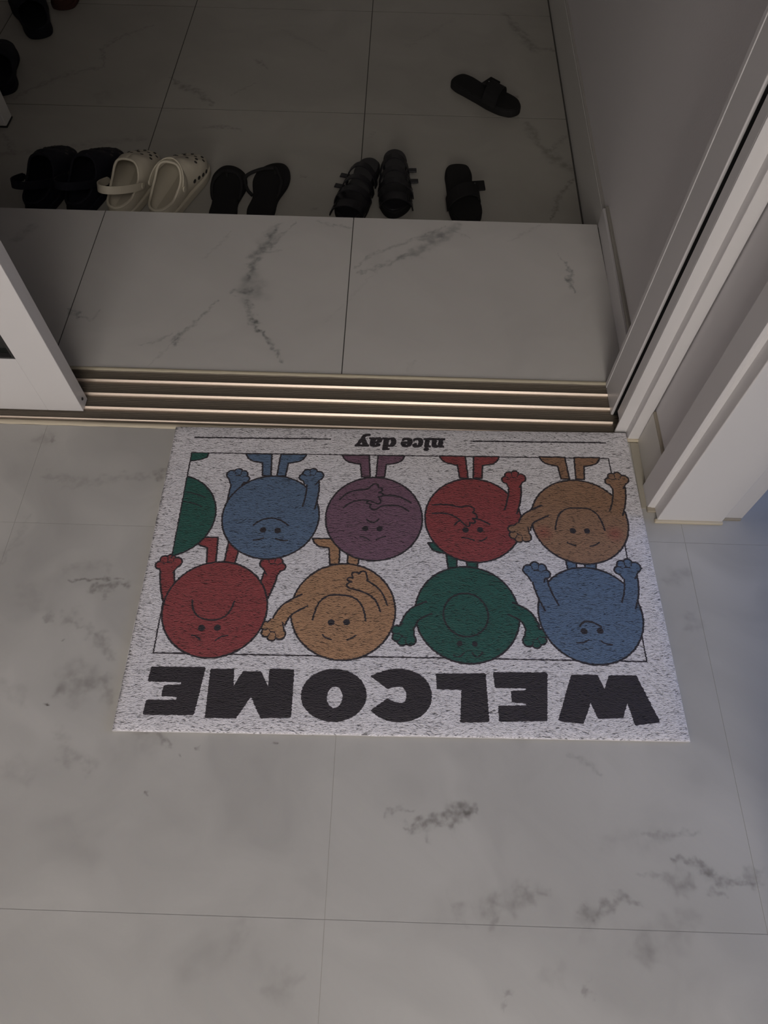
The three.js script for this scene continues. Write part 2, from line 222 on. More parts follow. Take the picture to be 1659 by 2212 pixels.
// partition wall between doorway and passage, with its tile baseboard
solid('wall_right', 'white wall between the door casing and the pillar casing', 'wall', box(0.4915, 0.648, -0.01, 2.42, -0.986, -0.6825), whiteWall);
{
  const b = struct('baseboard_right', 'short piece of marble tile baseboard beside the door casing', 'baseboard');
  part('skirting_tile', rbox(0.4865, 0.4935, 0.0, 0.089, -0.834, -0.731, 0.0012), mat(0.52, 0.50, 0.46, 0.4), b);
  part('sealant', rbox(0.4705, 0.4872, -0.001, 0.0016, -0.830, -0.680, 0.0012), mat(0.34, 0.31, 0.25, 0.7), b);
  part('grout_line', rbox(0.4868, 0.4935, 0.088, 0.0945, -0.834, -0.731, 0.002), caulkDirty, b);
}
{ // aluminium threshold track: ribbed channels with four bright rails
  const t = struct('trim_1', 'bronze aluminium sliding-door track with three bright rails and a bright front edge', 'door track');
  const sh = new THREE.Shape(), z0 = -0.976, z1 = -0.8425, rails = [-0.9494, -0.9136, -0.8782, -0.8481];
  sh.moveTo(z0, -0.02); sh.lineTo(z0, 0.0);
  for (let z = z0 + 0.0015; z < z1 - 0.003; z += 0.0042) {            // fine ribs
    if (rails.some((r) => Math.abs(r - z - 0.002) < 0.005)) { continue; }
    sh.lineTo(z, -0.0052); sh.lineTo(z + 0.0022, -0.0052); sh.lineTo(z + 0.0026, -0.0030); sh.lineTo(z + 0.0036, -0.0030); sh.lineTo(z + 0.0040, -0.0052);
  }
  sh.lineTo(z1, -0.002); sh.lineTo(z1, -0.02); sh.closePath();
  const g = new THREE.ExtrudeGeometry(sh, { depth: 2.078, bevelEnabled: false });
  g.applyMatrix4(new THREE.Matrix4().makeBasis(new THREE.Vector3(0, 0, 1), new THREE.Vector3(0, 1, 0), new THREE.Vector3(-1, 0, 0))).translate(0.458, 0, 0);
  part('channel', g, mat(0.21, 0.178, 0.142, 0.5, { metalness: 0.4 }), t);
  const railMat = mat(0.86, 0.72, 0.60, 0.46, { metalness: 0.75 });  // pale rails, dark channel: one metal, its highlight and groove shade painted in
  rails.forEach((z, i) => {                                           // each rail is a low ridge, its top sloped to catch the lamp as a highlight
    const k = i === 3 ? 0.62 : 0.76, p = new THREE.Shape();
    p.moveTo(z - 0.0025 * k, -0.008); p.lineTo(z - 0.0025 * k, 0.0008); p.lineTo(z - 0.0019 * k, 0.0014); p.lineTo(z + 0.0022 * k, -0.0018); p.lineTo(z + 0.0025 * k, -0.0024); p.lineTo(z + 0.0025 * k, -0.008); p.closePath();
    const q = new THREE.ExtrudeGeometry(p, { depth: 2.0645, bevelEnabled: false });
    q.applyMatrix4(new THREE.Matrix4().makeBasis(new THREE.Vector3(0, 0, 1), new THREE.Vector3(0, 1, 0), new THREE.Vector3(-1, 0, 0))).translate(0.4445, 0, 0);
    part('rail', q, railMat, t);
  });
  part('front_lip', rbox(-1.62, 0.4445, -0.01, 0.0005, -0.8463, -0.8415, 0.001), mat(0.2, 0.165, 0.12, 0.5, { metalness: 0.4 }), t);
  const bead = (x0, x1, z, w, m, seed) => {                           // an uneven bead of yellowed sealant
    const n = 90, ring = 7, pos = [], idx = [];
    for (let i = 0; i <= n; i++) for (let k = 0; k < ring; k++) {
      const x = lerp(x0, x1, i / n), a = Math.PI * k / (ring - 1), ww = w * (1 + 0.22 * noise(x * 26, seed) + 0.16 * noise(x * 90, seed));
      pos.push(x, 0.0001 + 0.0035 * Math.sin(a), z + ww * Math.cos(a));
    }
    for (let i = 0; i < n; i++) for (let k = 0; k < ring - 1; k++) { const a = i * ring + k, b = a + ring; idx.push(a, a + 1, b, b, a + 1, b + 1); }
    const q = new THREE.BufferGeometry(); q.setAttribute('position', new THREE.Float32BufferAttribute(pos, 3)); q.setIndex(idx); q.computeVertexNormals();
    return part('sealant', q, m, t);
  };
  bead(-1.62, 0.443, -0.9795, 0.0042, mat(0.43, 0.38, 0.28, 0.7), 1); bead(-1.62, 0.443, -0.8362, 0.0052, caulkMat, 5);
}
{ // left sliding door: white leaf with a dark glass pane
  const d = struct('door_1', 'white sliding door with a dark glass panel, pushed to the left', 'door');
  const X = -0.613, zf = -0.8667, zb = -0.8987, w = 0.85, gx1 = -0.6846, gy0 = 0.147, h = 2.08;
  const leaf = (n, a, b, c, e) => part(n, rbox(a, b, Math.max(c, 0.0008), e, zb, zf, 0.0012), white, d);
  leaf('stile', gx1, X, 0.0008, h); leaf('stile', X - w, X - w + 0.072, 0.0008, h);
  leaf('bottom_rail', X - w + 0.072, gx1 + 0.0001, 0.0008, gy0); leaf('top_rail', X - w + 0.072, gx1 + 0.0001, h - 0.15, h);
  const gm = new THREE.MeshPhysicalMaterial({ roughness: 0.06, metalness: 0 }); gm.color.setRGB(0.012, 0.014, 0.013);
  part('glass_pane', box(X - w + 0.06, gx1 + 0.004, gy0 - 0.004, h - 0.146, -0.8835, -0.8795), gm, d);
  const gk = [box(gx1 - 0.006, gx1, gy0, h - 0.15, -0.879, -0.8685), box(X - w + 0.072, X - w + 0.078, gy0, h - 0.15, -0.879, -0.8685), box(X - w + 0.078, gx1 - 0.006, gy0, gy0 + 0.004, -0.879, -0.8685)];
  part('gasket', mergeGeometries(gk), mat(0.02, 0.02, 0.02, 0.5), d);
  part('screw_hole', new THREE.CylinderGeometry(0.0031, 0.0031, 0.002, 20).rotateZ(Math.PI / 2).translate(X + 0.0003, 0.0205, -0.8825), dark, d);
}
{ // right jamb of the doorway with the slot that takes the door
  const j = struct('trim_2', 'white door jamb with a black slot on the right side of the doorway', 'door jamb');
  part('jamb', rbox(0.4435, 0.505, -0.003, 2.12, -0.969, -0.900, 0.0022, 3), white, j);
  part('rear_lip', rbox(0.4425, 0.505, -0.001, 2.12, -0.9795, -0.9682, 0.0015, 2), white, j);
  part('slot_back', box(0.4935, 0.505, -0.003, 2.12, -0.901, -0.887), dark, j);
  part('slot_shade', box(0.4484, 0.4935, -0.003, 2.12, -0.9004, -0.8995), dark, j);  // dark sheets here and behind: shade of the deep slot put in as colour
  part('recess', rbox(0.4580, 0.505, -0.003, 2.12, -0.8895, -0.857, 0.001), white, j);
  part('inner_face', rbox(0.4442, 0.4672, 0.033, 2.12, -0.881, -0.8578, 0.001), white, j);
  part('front_lip', rbox(0.4442, 0.4672, 0.0002, 2.12, -0.8582, -0.8542, 0.0012), white, j);
  part('casing', rbox(0.4662, 0.4888, 0.0005, 2.12, -0.8575, -0.8352, 0.0014), white, j);
  part('sealant', rbox(0.4645, 0.4898, -0.001, 0.0065, -0.840, -0.8305, 0.003, 3), caulkMat, j);
}
{ // pillar casing at the right
  const c = struct('trim_3', 'white stepped casing wrapped round the end of the partition wall', 'door casing');
  part('side_board', rbox(0.4805, 0.500, 0.001, 2.4, -0.7305, -0.6805, 0.0012), mat(0.62, 0.60, 0.60, 0.5), c);
  part('stop_bead', rbox(0.4845, 0.500, 0.001, 2.4, -0.6925, -0.6795, 0.004, 4), white, c);
  part('front_board', rbox(0.4936, 0.6125, 0.004, 2.4, -0.6835, -0.6535, 0.002, 3), white, c);
  part('return_board', rbox(0.6110, 0.6515, 0.004, 2.4, -0.6805, -0.6625, 0.0015), white, c);
  part('end_board', rbox(0.6440, 0.6515, 0.004, 2.4, -0.990, -0.670, 0.0015), white, c);
  part('sealant', rbox(0.4895, 0.6145, -0.001, 0.0062, -0.657, -0.6485, 0.0028, 3), caulkMat, c);
  part('sealant', rbox(0.6130, 0.6500, -0.001, 0.0055, -0.665, -0.6590, 0.0024, 3), caulkDirty, c);
  part('sealant', rbox(0.4790, 0.4960, -0.001, 0.005, -0.683, -0.671, 0.0024, 3), caulkDirty, c);
}
// the room's ceiling lamp and the glowing window of the passage, both outside the frame, plus an added fill panel
{
  const l = struct('ceiling_lamp', 'flat square ceiling lamp', 'lamp', [LAMP.x, LAMP.y, LAMP.z]);
  const e = mat(0.9, 0.9, 0.9, 0.6); e.emissive.setRGB(...LAMP.color); e.emissiveIntensity = 3;
  part('diffuser', rbox(-LAMP.w / 2, LAMP.w / 2, -0.01, 0.02, -LAMP.d / 2, LAMP.d / 2, 0.004), e, l);
  part('housing', rbox(-LAMP.w / 2 - 0.01, LAMP.w / 2 + 0.01, 0.0, 0.039, -LAMP.d / 2 - 0.01, LAMP.d / 2 + 0.01, 0.004), white, l);
  const g = struct('window_1', 'dusk-blue window in the right-hand passage', 'window', [GLOW.x, GLOW.y, GLOW.z]);
  const b = mat(0.2, 0.25, 0.3, 0.5); b.emissive.setRGB(...GLOW.color); b.emissiveIntensity = 0.8;
  part('pane', box(-0.004, 0.004, -GLOW.h / 2, GLOW.h / 2, -GLOW.w / 2, GLOW.w / 2), b, g);
  for (const [y, hh] of [[-1, 0], [1, 0]]) part('window_frame', rbox(-0.01, 0.058, y * GLOW.h / 2 - 0.03, y * GLOW.h / 2 + 0.03, -GLOW.w / 2 - 0.03, GLOW.w / 2 + 0.03), white, g);
  for (const z of [-1, 1]) part('window_frame', rbox(-0.01, 0.058, -GLOW.h / 2, GLOW.h / 2, z * GLOW.w / 2 - 0.03, z * GLOW.w / 2 + 0.03), white, g);
  const w2 = struct('window_2', 'added glowing fill panel on the wall behind the viewer', 'window', [FRONT_GLOW.x, FRONT_GLOW.y, FRONT_GLOW.z]);  // added panel framed like a window, brightens the front faces at the doorway
  const b2 = mat(0.5, 0.5, 0.5, 0.5); b2.emissive.setRGB(...FRONT_GLOW.color); b2.emissiveIntensity = 3;
  part('pane', box(-FRONT_GLOW.w / 2, FRONT_GLOW.w / 2, -FRONT_GLOW.h / 2, FRONT_GLOW.h / 2, -0.004, 0.004), b2, w2);
  for (const q of [-1, 1]) { part('window_frame', rbox(-FRONT_GLOW.w / 2 - 0.05, FRONT_GLOW.w / 2 + 0.05, q * (FRONT_GLOW.h / 2 + 0.025) - 0.025, q * (FRONT_GLOW.h / 2 + 0.025) + 0.025, -0.02, 0.052), white, w2); part('window_frame', rbox(q * (FRONT_GLOW.w / 2 + 0.025) - 0.025, q * (FRONT_GLOW.w / 2 + 0.025) + 0.025, -FRONT_GLOW.h / 2, FRONT_GLOW.h / 2, -0.02, 0.052), white, w2); }
}

// ---------------------------------------------------------------- doormat
const MW = 885, MH = 590;                                             // millimetres
function matPrint() {
  const W = 2048, H = Math.round(W * MH / MW), k = W / MW, cv = document.createElement('canvas'); cv.width = W; cv.height = H;
  const c = cv.getContext('2d'); c.scale(k, k); c.lineJoin = c.lineCap = 'round';
  const css = (r, g, b) => 'rgb(' + [r, g, b].map((v) => Math.round(sb(v))).join(',') + ')';
  const INK = css(0.022, 0.016, 0.022), GROUND = css(0.75, 0.725, 0.755), LINE = 3.0;
  const BLUE = css(0.105, 0.165, 0.265), RED = css(0.285, 0.050, 0.053), TAN = css(0.42, 0.232, 0.122), BROWN = css(0.31, 0.172, 0.10), GREEN = css(0.014, 0.095, 0.074), PURPLE = css(0.185, 0.094, 0.138);
  c.fillStyle = GROUND; c.fillRect(0, 0, MW, MH);
  const path = (p, closed, soft) => {
    c.beginPath();
    if (soft && p.length > 2) {
      c.moveTo(...p[0]);
      for (let i = 1; i < p.length - 1; i++) { const n = i === p.length - 2 ? p[i + 1] : [(p[i][0] + p[i + 1][0]) / 2, (p[i][1] + p[i + 1][1]) / 2]; c.quadraticCurveTo(...p[i], ...n); }
    } else p.forEach((q, i) => (i ? c.lineTo(...q) : c.moveTo(...q)));
    if (closed) c.closePath();
  };
  const stroke = (p, w = LINE, col = INK, soft = true) => { path(p, false, soft); c.strokeStyle = col; c.lineWidth = w; c.stroke(); };
  const poly = (p, col) => { path(p, true); c.fillStyle = col; c.fill(); c.strokeStyle = INK; c.lineWidth = LINE; c.stroke(); };
  const disc = (x, y, r, col) => { c.beginPath(); c.arc(x, y, r, 0, 7); c.fillStyle = col; c.fill(); };
  const body = (x, y, col, r = 87.5) => { disc(x, y, r + LINE / 2, INK); disc(x, y, r - LINE / 2, col); };
  const eyes = (a, b) => { disc(...a, 5.6, INK); disc(...b, 5.6, INK); };
  // a foot with its leg: toe to the left (s = 1) or right (s = -1); inner top corner x, y, ankle x, leg bottom
  const leg = (x, y, s, colr, w = 49, bottom = 50, lean = 3) => {
    c.beginPath(); c.moveTo(x, y); c.lineTo(x - s * w, y); c.quadraticCurveTo(x - s * w * 0.92, y + 15, x - s * w * 0.62, y + 18); c.lineTo(x - s * 16, y + 21);
    c.lineTo(x - s * (16 - lean), y + bottom); c.lineTo(x + s * lean, y + bottom); c.closePath();
    c.fillStyle = colr; c.fill(); c.strokeStyle = INK; c.lineWidth = LINE; c.stroke();
  };
  // a limb as a curved band with an outline, open where it meets the body
  const limb = (p, colr, w0 = 19) => {
    const w = w0 + 2; c.lineCap = 'butt'; stroke(p, w + LINE * 2, INK); c.lineCap = 'butt';
    const q = p.slice(), a = q[q.length - 1], b = q[q.length - 2], d = Math.hypot(a[0] - b[0], a[1] - b[1]); q[q.length - 1] = [a[0] + (a[0] - b[0]) / d * 3, a[1] + (a[1] - b[1]) / d * 3];
    stroke(q, w, colr); c.lineCap = 'round';
  };
  // an open hand: finger tips as lobes round a palm; (x, y) palm centre, turned by a, s mirrors the thumb
  const hand = (x, y, a, s, colr, f = 1) => {
    c.save(); c.translate(x, y); c.rotate(a); c.scale(s * f, f);
    const lobes = [[-15, 0.5, 6.4, -0.5], [-8.5, -10.5, 6.6, 0.25], [3, -13.5, 6.8, 0.1], [14.5, -5.5, 8.4, 0.5]];
    const shape = (g) => {
      for (const [lx, ly, r, t] of lobes) { c.beginPath(); c.ellipse(lx, ly, r + g, (r + g) * 1.02, t, 0, 7); c.fill(); }
      c.beginPath(); c.ellipse(0.5, 4, 12 + g, 9 + g, 0, 0, 7); c.fill();
      c.beginPath(); c.moveTo(-15 - g, 3); c.lineTo(-9 - g, 17); c.lineTo(9 + g, 17); c.lineTo(18 + g, 1); c.fill();
    };
    c.fillStyle = INK; shape(LINE * 0.95 / f); c.fillStyle = colr; shape(0);
    c.strokeStyle = INK; c.lineWidth = 1.7; 
    for (const [x0, y0, x1, y1] of [[-14, -6.5, -10, -5], [-3, -16, -2.6, -10], [9, -13, 8, -8]]) { c.beginPath(); c.moveTo(x0, y0); c.lineTo(x1, y1); c.stroke(); }
    c.restore();
  };
  // header rules and the frame
  c.lineCap = 'butt';
  for (const [a, b] of [[41, 306], [577, 841]]) stroke([[a, 27], [b, 26.6]], 3);
  c.strokeStyle = INK; c.lineWidth = 2.2; c.strokeRect(41.5, 63.5, 798.5, 401); c.lineCap = 'round';
  // ---- lower row, seen from the door: green, tan, red, blue
  poly([[490, 252], [503, 251], [522, 262], [522, 273], [508, 271], [497, 266]], GREEN);
  poly([[521, 265], [540, 265], [539, 304], [524, 304]], GREEN); poly([[557, 265], [576, 265], [575, 304], [557, 304]], GREEN);
  body(553, 386, GREEN);
  limb([[451, 414], [458, 396], [470, 384], [490, 376]], GREEN); hand(447, 424, Math.PI + 0.45, -1, GREEN, 0.95);
  limb([[661, 412], [656, 396], [646, 384], [625, 375]], GREEN); hand(663, 424, Math.PI - 0.3, 1, GREEN, 0.95);
  c.strokeStyle = INK; c.lineWidth = LINE; c.beginPath(); c.ellipse(550.5, 388, 37.5, 39, 0, 0, 7); c.stroke();
  disc(538, 439, 4.6, INK); disc(563, 440, 4.6, INK);
  stroke([[527, 459], [531, 463], [538, 462], [545, 455]], 2.2); stroke([[558, 455], [561, 461], [568, 463], [574, 454]], 2.2);
  poly([[285, 247], [322, 247], [334, 262], [334, 298], [318, 298], [315, 266], [297, 263], [288, 256]], TAN); poly([[349, 272], [369, 272], [367, 299], [348, 298]], TAN);
  body(345, 384, TAN);
  limb([[238, 410], [244, 392], [258, 378], [280, 366]], TAN); hand(231, 419, Math.PI + 0.3, -1, TAN, 0.95);
  stroke([[384, 328], [398, 337], [412, 352], [419, 373]]); stroke([[407, 385], [402, 367], [388, 354], [368, 346], [356, 344], [350, 341], [348, 336], [354, 332], [358, 331]]);
  stroke([[358, 331], [351, 330], [349, 326], [353, 322], [359, 324]]); stroke([[359, 322], [356, 317], [359, 312], [365, 312], [370, 315]]); stroke([[370, 314], [374, 309], [381, 311], [383, 319], [384, 328]]);
  stroke([[295, 402], [298, 378], [314, 357], [340, 355], [366, 360], [381, 382], [383, 402]]); eyes([326, 406], [351.5, 405]);
  stroke([[313, 428], [318, 435], [327, 436]], 2.6); stroke([[354, 436], [362, 434], [368, 428]], 2.6);
  limb([[38, 312], [40, 335], [52, 368]], RED); hand(38, 304, 0, 1, RED, 0.95);
  leg(117, 248, 1, RED, 40, 52); poly([[137, 250], [158, 262], [153, 300], [134, 300]], RED);
  limb([[218, 312], [216, 335], [203, 366]], RED); hand(220, 304, 0, -1, RED, 0.95);
  body(130, 384, RED);
  stroke([[90, 370], [93, 391], [112, 405], [139, 406], [157, 392], [161, 371]]); eyes([113, 420], [139, 419]);
  stroke([[99, 433], [107, 433], [114, 441]], 2.4); stroke([[139, 441], [145, 434], [157, 432]], 2.4);
  poly([[730, 270], [749, 270], [748, 300], [732, 300]], BLUE); poly([[764, 270], [785, 270], [782, 300], [763, 300]], BLUE);
  body(760, 384, BLUE);
  limb([[681, 318], [682, 342], [697, 374]], BLUE, 21); hand(678, 309, 0.05, -1, BLUE);
  limb([[839, 310], [841, 338], [827, 367]], BLUE, 19); hand(836, 300, 0, 1, BLUE);
  stroke([[740, 405], [744, 397], [762, 396], [775, 406]]); eyes([745, 414], [772, 413]);
  stroke([[731, 434], [741, 436], [751, 429]], 2.4); stroke([[771, 430], [777, 437], [788, 437]], 2.4);
  // ---- upper row: green (cut by the frame), blue, purple, red, brown
  c.save(); c.beginPath(); c.rect(41.5, 63.5, 798.5, 401); c.clip();
  poly([[30, 63], [74, 63], [72, 74], [62, 79], [43, 83], [30, 84]], GREEN); body(18.5, 202, GREEN);
  stroke([[45, 153], [66, 156], [81, 164]], 2.2); stroke([[45, 174], [63, 175], [79, 185]], 2.2); c.restore();
  stroke([[41.5, 63], [41.5, 290]], 2.2);
  limb([[139, 122], [137, 145], [136, 172]], BLUE, 20); hand(137, 120, 0.15, -1, BLUE, 0.95);
  leg(195, 64, 1, BLUE); leg(212, 64, -1, BLUE); body(206, 202, BLUE);
  limb([[277, 124], [281, 150], [273, 184]], BLUE, 18); hand(273, 117, 0.05, 1, BLUE, 0.95);
  stroke([[177, 221], [188, 208], [222, 205], [239, 221]]); eyes([195, 231], [221, 232]);
  stroke([[180, 252], [190, 252], [197, 247]], 2.6); stroke([[219, 248], [228, 253], [240, 252]], 2.6);
  leg(381, 64, 1, PURPLE, 51); leg(398, 64, -1, PURPLE, 51); body(393, 202, PURPLE);
  stroke([[329, 165], [340, 150], [360, 143], [381, 141], [388, 131], [394, 127], [400, 131], [400, 136]]); stroke([[400, 137], [407, 137], [408, 145], [401, 148]]); stroke([[401, 147], [409, 149], [409, 156], [400, 158]]);
  stroke([[400, 157], [405, 164], [404, 172], [396, 172], [384, 165], [366, 165], [348, 170], [337, 182]]);
  stroke([[409, 154], [425, 154], [441, 156], [460, 169]]); stroke([[456, 187], [443, 177], [430, 175], [406, 176], [398, 184], [389, 185], [384, 179], [387, 174]]); stroke([[387, 174], [379, 172], [379, 167], [386, 166]]);
  eyes([378, 225], [403.5, 225]); stroke([[380, 206], [386, 212], [396, 212], [402, 205]]); stroke([[369, 242], [379, 242], [386, 249]], 2.2); stroke([[398, 248], [403, 243], [414, 241]], 2.2);
  leg(565, 63, 1, RED); leg(581, 63, -1, RED); body(573, 202, RED);
  limb([[654, 124], [656, 150], [642, 186]], RED, 18.5); hand(653, 116, 0.05, 1, RED, 0.95);
  stroke([[500, 173], [524, 170], [552, 178], [560, 174], [571, 175], [578, 183], [573, 187]]); stroke([[573, 188], [580, 192], [580, 201], [572, 201]]); stroke([[572, 202], [578, 206], [574, 212], [566, 209]]); stroke([[566, 209], [567, 216], [561, 219], [552, 208], [541, 197], [523, 189], [499, 191]]);
  stroke([[578, 201], [588, 203], [602, 212]]); stroke([[539, 214], [545, 207], [549, 205]]); eyes([558, 225], [584, 224]);
  stroke([[551, 241], [560, 240], [572, 246]], 2.4); stroke([[581, 247], [589, 247], [595, 239]], 2.4);
  leg(756, 62, 1, BROWN); leg(774, 62, -1, BROWN); body(766, 202, BROWN);
  for (const x of [698, 826]) { const g = c.createRadialGradient(x, 228, 1, x, 228, 20); g.addColorStop(0, 'rgba(150,60,55,.45)'); g.addColorStop(1, 'rgba(150,60,55,0)'); c.fillStyle = g; c.fillRect(x - 20, 208, 40, 40); }
  limb([[849, 124], [850, 152], [835, 186]], BROWN, 18.5); hand(847, 116, 0.05, 1, BROWN, 0.95);
  limb([[663, 222], [667, 204], [682, 192], [706, 181]], BROWN); hand(655, 227, Math.PI + 0.4, -1, BROWN, 0.95);
  stroke([[720, 221], [724, 196], [742, 176], [766, 175], [790, 176], [806, 196], [809, 221]]); eyes([751, 223], [776.5, 223]);
  stroke([[738, 247], [743, 252], [753, 253]], 2.4); stroke([[778, 254], [788, 253], [795, 246]], 2.4);
  // ---- lettering, heavy and slightly irregular
  const glyph = (p, r = 5) => { c.fillStyle = c.strokeStyle = INK; c.lineWidth = r; path(p.map(([x, y]) => [x, y]), true); c.fill(); c.stroke(); };
  const hole = (f) => { c.fillStyle = GROUND; c.beginPath(); f(); c.fill(); };
  glyph([[45, 490], [127, 489], [120, 562], [46, 563], [47, 544], [94, 543], [94, 534], [69, 533], [70, 520], [96, 518], [97, 510], [44, 510]]);
  glyph([[140, 492], [173, 491], [176, 526], [191, 495], [217, 495], [235, 526], [234, 490], [269, 490], [270, 563], [227, 565], [207, 529], [186, 566], [142, 566]]);
  c.fillStyle = INK; c.beginPath(); c.ellipse(336.5, 528.5, 51.5, 42.5, 0, 0, 7); c.fill(); hole(() => c.ellipse(338, 532, 12, 17, 0, 0, 7));
  c.fillStyle = INK; c.beginPath(); c.moveTo(396, 497); c.quadraticCurveTo(420, 485, 438, 485); c.bezierCurveTo(470, 486, 489, 503, 489, 527); c.bezierCurveTo(489, 552, 466, 568, 436, 568); c.quadraticCurveTo(412, 567, 397, 552);
  c.lineTo(421, 534); c.quadraticCurveTo(452, 550, 452, 527); c.quadraticCurveTo(450, 503, 421, 516); c.closePath(); c.fill(); c.strokeStyle = INK; c.lineWidth = 3; c.stroke();
  glyph([[500, 493], [575, 491], [576, 564], [536, 566], [540, 514], [501, 514]]);
  glyph([[592, 489], [674, 488], [666, 561], [596, 563], [596, 543], [640, 542], [640, 534], [618, 533], [618, 519], [642, 517], [642, 510], [593, 510]]);
  glyph([[716, 491], [755, 490], [764, 518], [776, 491], [817, 490], [840, 560], [805, 565], [798, 524], [785, 554], [749, 556], [740, 527], [722, 564], [688, 561]]);
  c.save(); c.translate(443, 22); c.rotate(Math.PI); c.fillStyle = c.strokeStyle = INK; c.textAlign = 'center'; c.font = 'bold 36px serif'; c.lineWidth = 3.4;
  const word = (t, x, w) => { c.save(); c.translate(x, 0); c.transform(1, 0, -0.12, 1, 0, 0); const m = c.measureText(t).width; c.scale(w / m, 1); c.fillText(t, 0, 0); c.strokeText(t, 0, 0); c.restore(); };
  word('nice', -42, 84); word('day', 48, 78); c.restore();
  return [c.getImageData(0, 0, W, H).data, W, H];
}
{
  const [px, W, H] = matPrint(), hgt = new Float32Array(W * H), r = rng(99);
  // looped vinyl strands, lying mostly across the mat: every strand is a short curved ridge
  const kx = W / MW;
  for (let n = 0; n < 230000; n++) {
    let x = r() * W, y = r() * H; const cell = noise(x * 0.006, y * 0.011) + 0.6 * noise(x * 0.02 + 5, y * 0.03);
    let a = (r() - 0.5) * 0.5 + cell * 0.36, len = (3.5 + 7 * r()) * kx, bend = (r() - 0.5) * 0.12; const top = 0.5 + 0.5 * r(), hw = 0.85 + 0.4 * r();
    for (let s = 0; s < len; s++) {
      const arch = top * Math.pow(Math.sin(Math.PI * (s + 0.5) / len), 0.45), nx = -Math.sin(a), ny = Math.cos(a);
      for (let o = -2; o <= 2; o++) {
        const X = Math.round(x + nx * o * 0.8), Y = Math.round(y + ny * o * 0.8); if (X < 0 || Y < 0 || X >= W || Y >= H) continue;
        const v = arch * Math.sqrt(Math.max(0, 1 - (o * 0.8 / hw) ** 2)), i = Y * W + X; if (v > hgt[i]) hgt[i] = v;
      }
      x += Math.cos(a); y += Math.sin(a); a += bend / kx;
    }
  }
  const lin = (v) => { v /= 255; return v <= 0.04045 ? v / 12.92 : Math.pow((v + 0.055) / 1.055, 2.4); };
  const LUT = Float32Array.from({ length: 256 }, (_, i) => lin(i)), col = new Uint8Array(W * H * 4), bmp = new Uint8Array(W * H * 4);
  for (let j = 0; j < H; j++) for (let i = 0; i < W; i++) {
    const o = j * W + i, h = hgt[o], q = clamp(0.20 + 1.06 * h, 0, 1.02);                    // shade in the pits between strands is painted into the print colour
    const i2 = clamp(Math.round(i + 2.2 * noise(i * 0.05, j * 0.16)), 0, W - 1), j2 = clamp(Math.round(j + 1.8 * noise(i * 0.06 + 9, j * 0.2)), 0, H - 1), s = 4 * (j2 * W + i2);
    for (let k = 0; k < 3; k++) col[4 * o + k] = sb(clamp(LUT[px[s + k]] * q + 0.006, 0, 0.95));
    col[4 * o + 3] = 255; const b = 255 * clamp(h); bmp.set([b, b, b, 255], 4 * o);
  }
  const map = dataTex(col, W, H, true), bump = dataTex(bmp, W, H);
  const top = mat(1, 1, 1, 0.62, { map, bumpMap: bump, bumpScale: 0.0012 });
  const P = [[-0.4208, -0.8313], [0.4645, -0.8495], [0.4791, -0.2576], [-0.4159, -0.2462]];   // corners on the floor, back left first
  const m = group('doormat', 'white welcome doormat printed with coloured round figures, lying before the door track', 'doormat', [0, 0, 0]);
  // slab with a softly rounded edge, following the four corners
  const at = (u, v) => [0, 1].map((k) => lerp(lerp(P[0][k], P[1][k], u), lerp(P[3][k], P[2][k], u), v));
  const nu = 90, nv = 60, pos = [], uv = [], idx = [], edge = rng(5);
  const wob = (t) => 0.0012 * noise(t * 60, 3.3) + 0.0007 * (edge() - 0.5);
  for (let j = 0; j <= nv; j++) for (let i = 0; i <= nu; i++) {
    let u = i / nu, v = j / nv; const e = i === 0 || j === 0 || i === nu || j === nv, n1 = !e && (i === 1 || j === 1 || i === nu - 1 || j === nv - 1);
    if (i === 1) u = 0.0022; if (i === nu - 1) u = 0.9978; if (j === 1) v = 0.0033; if (j === nv - 1) v = 0.9967;
    let [x, z] = at(u, v); if (e) { x += wob(v + i); z += wob(u + j + 7); }
    let y = e ? 0.0045 : n1 ? 0.0080 : 0.0085 + 0.0005 * noise(x * 22, z * 22);
    if (z < -0.8335) y += 0.0004;
    pos.push(x, y, z); uv.push(clamp(u, 0.001, 0.999), clamp(v, 0.001, 0.999));
  }
  for (let j = 0; j < nv; j++) for (let i = 0; i < nu; i++) { const a = j * (nu + 1) + i, b = a + nu + 1; idx.push(a, b, a + 1, a + 1, b, b + 1); }
  const g = new THREE.BufferGeometry(); g.setAttribute('position', new THREE.Float32BufferAttribute(pos, 3)); g.setAttribute('uv', new THREE.Float32BufferAttribute(uv, 2)); g.setIndex(idx); g.computeVertexNormals();
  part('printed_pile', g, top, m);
  const sh = new THREE.Shape(P.map(([x, z]) => new THREE.Vector2(x, -z)));
  part('backing', new THREE.ExtrudeGeometry(sh, { depth: 0.0042, bevelEnabled: false }).rotateX(-Math.PI / 2).translate(0, 0.0008, 0), mat(0.62, 0.60, 0.61, 0.7), m).userData.label = 'pale vinyl backing';
}

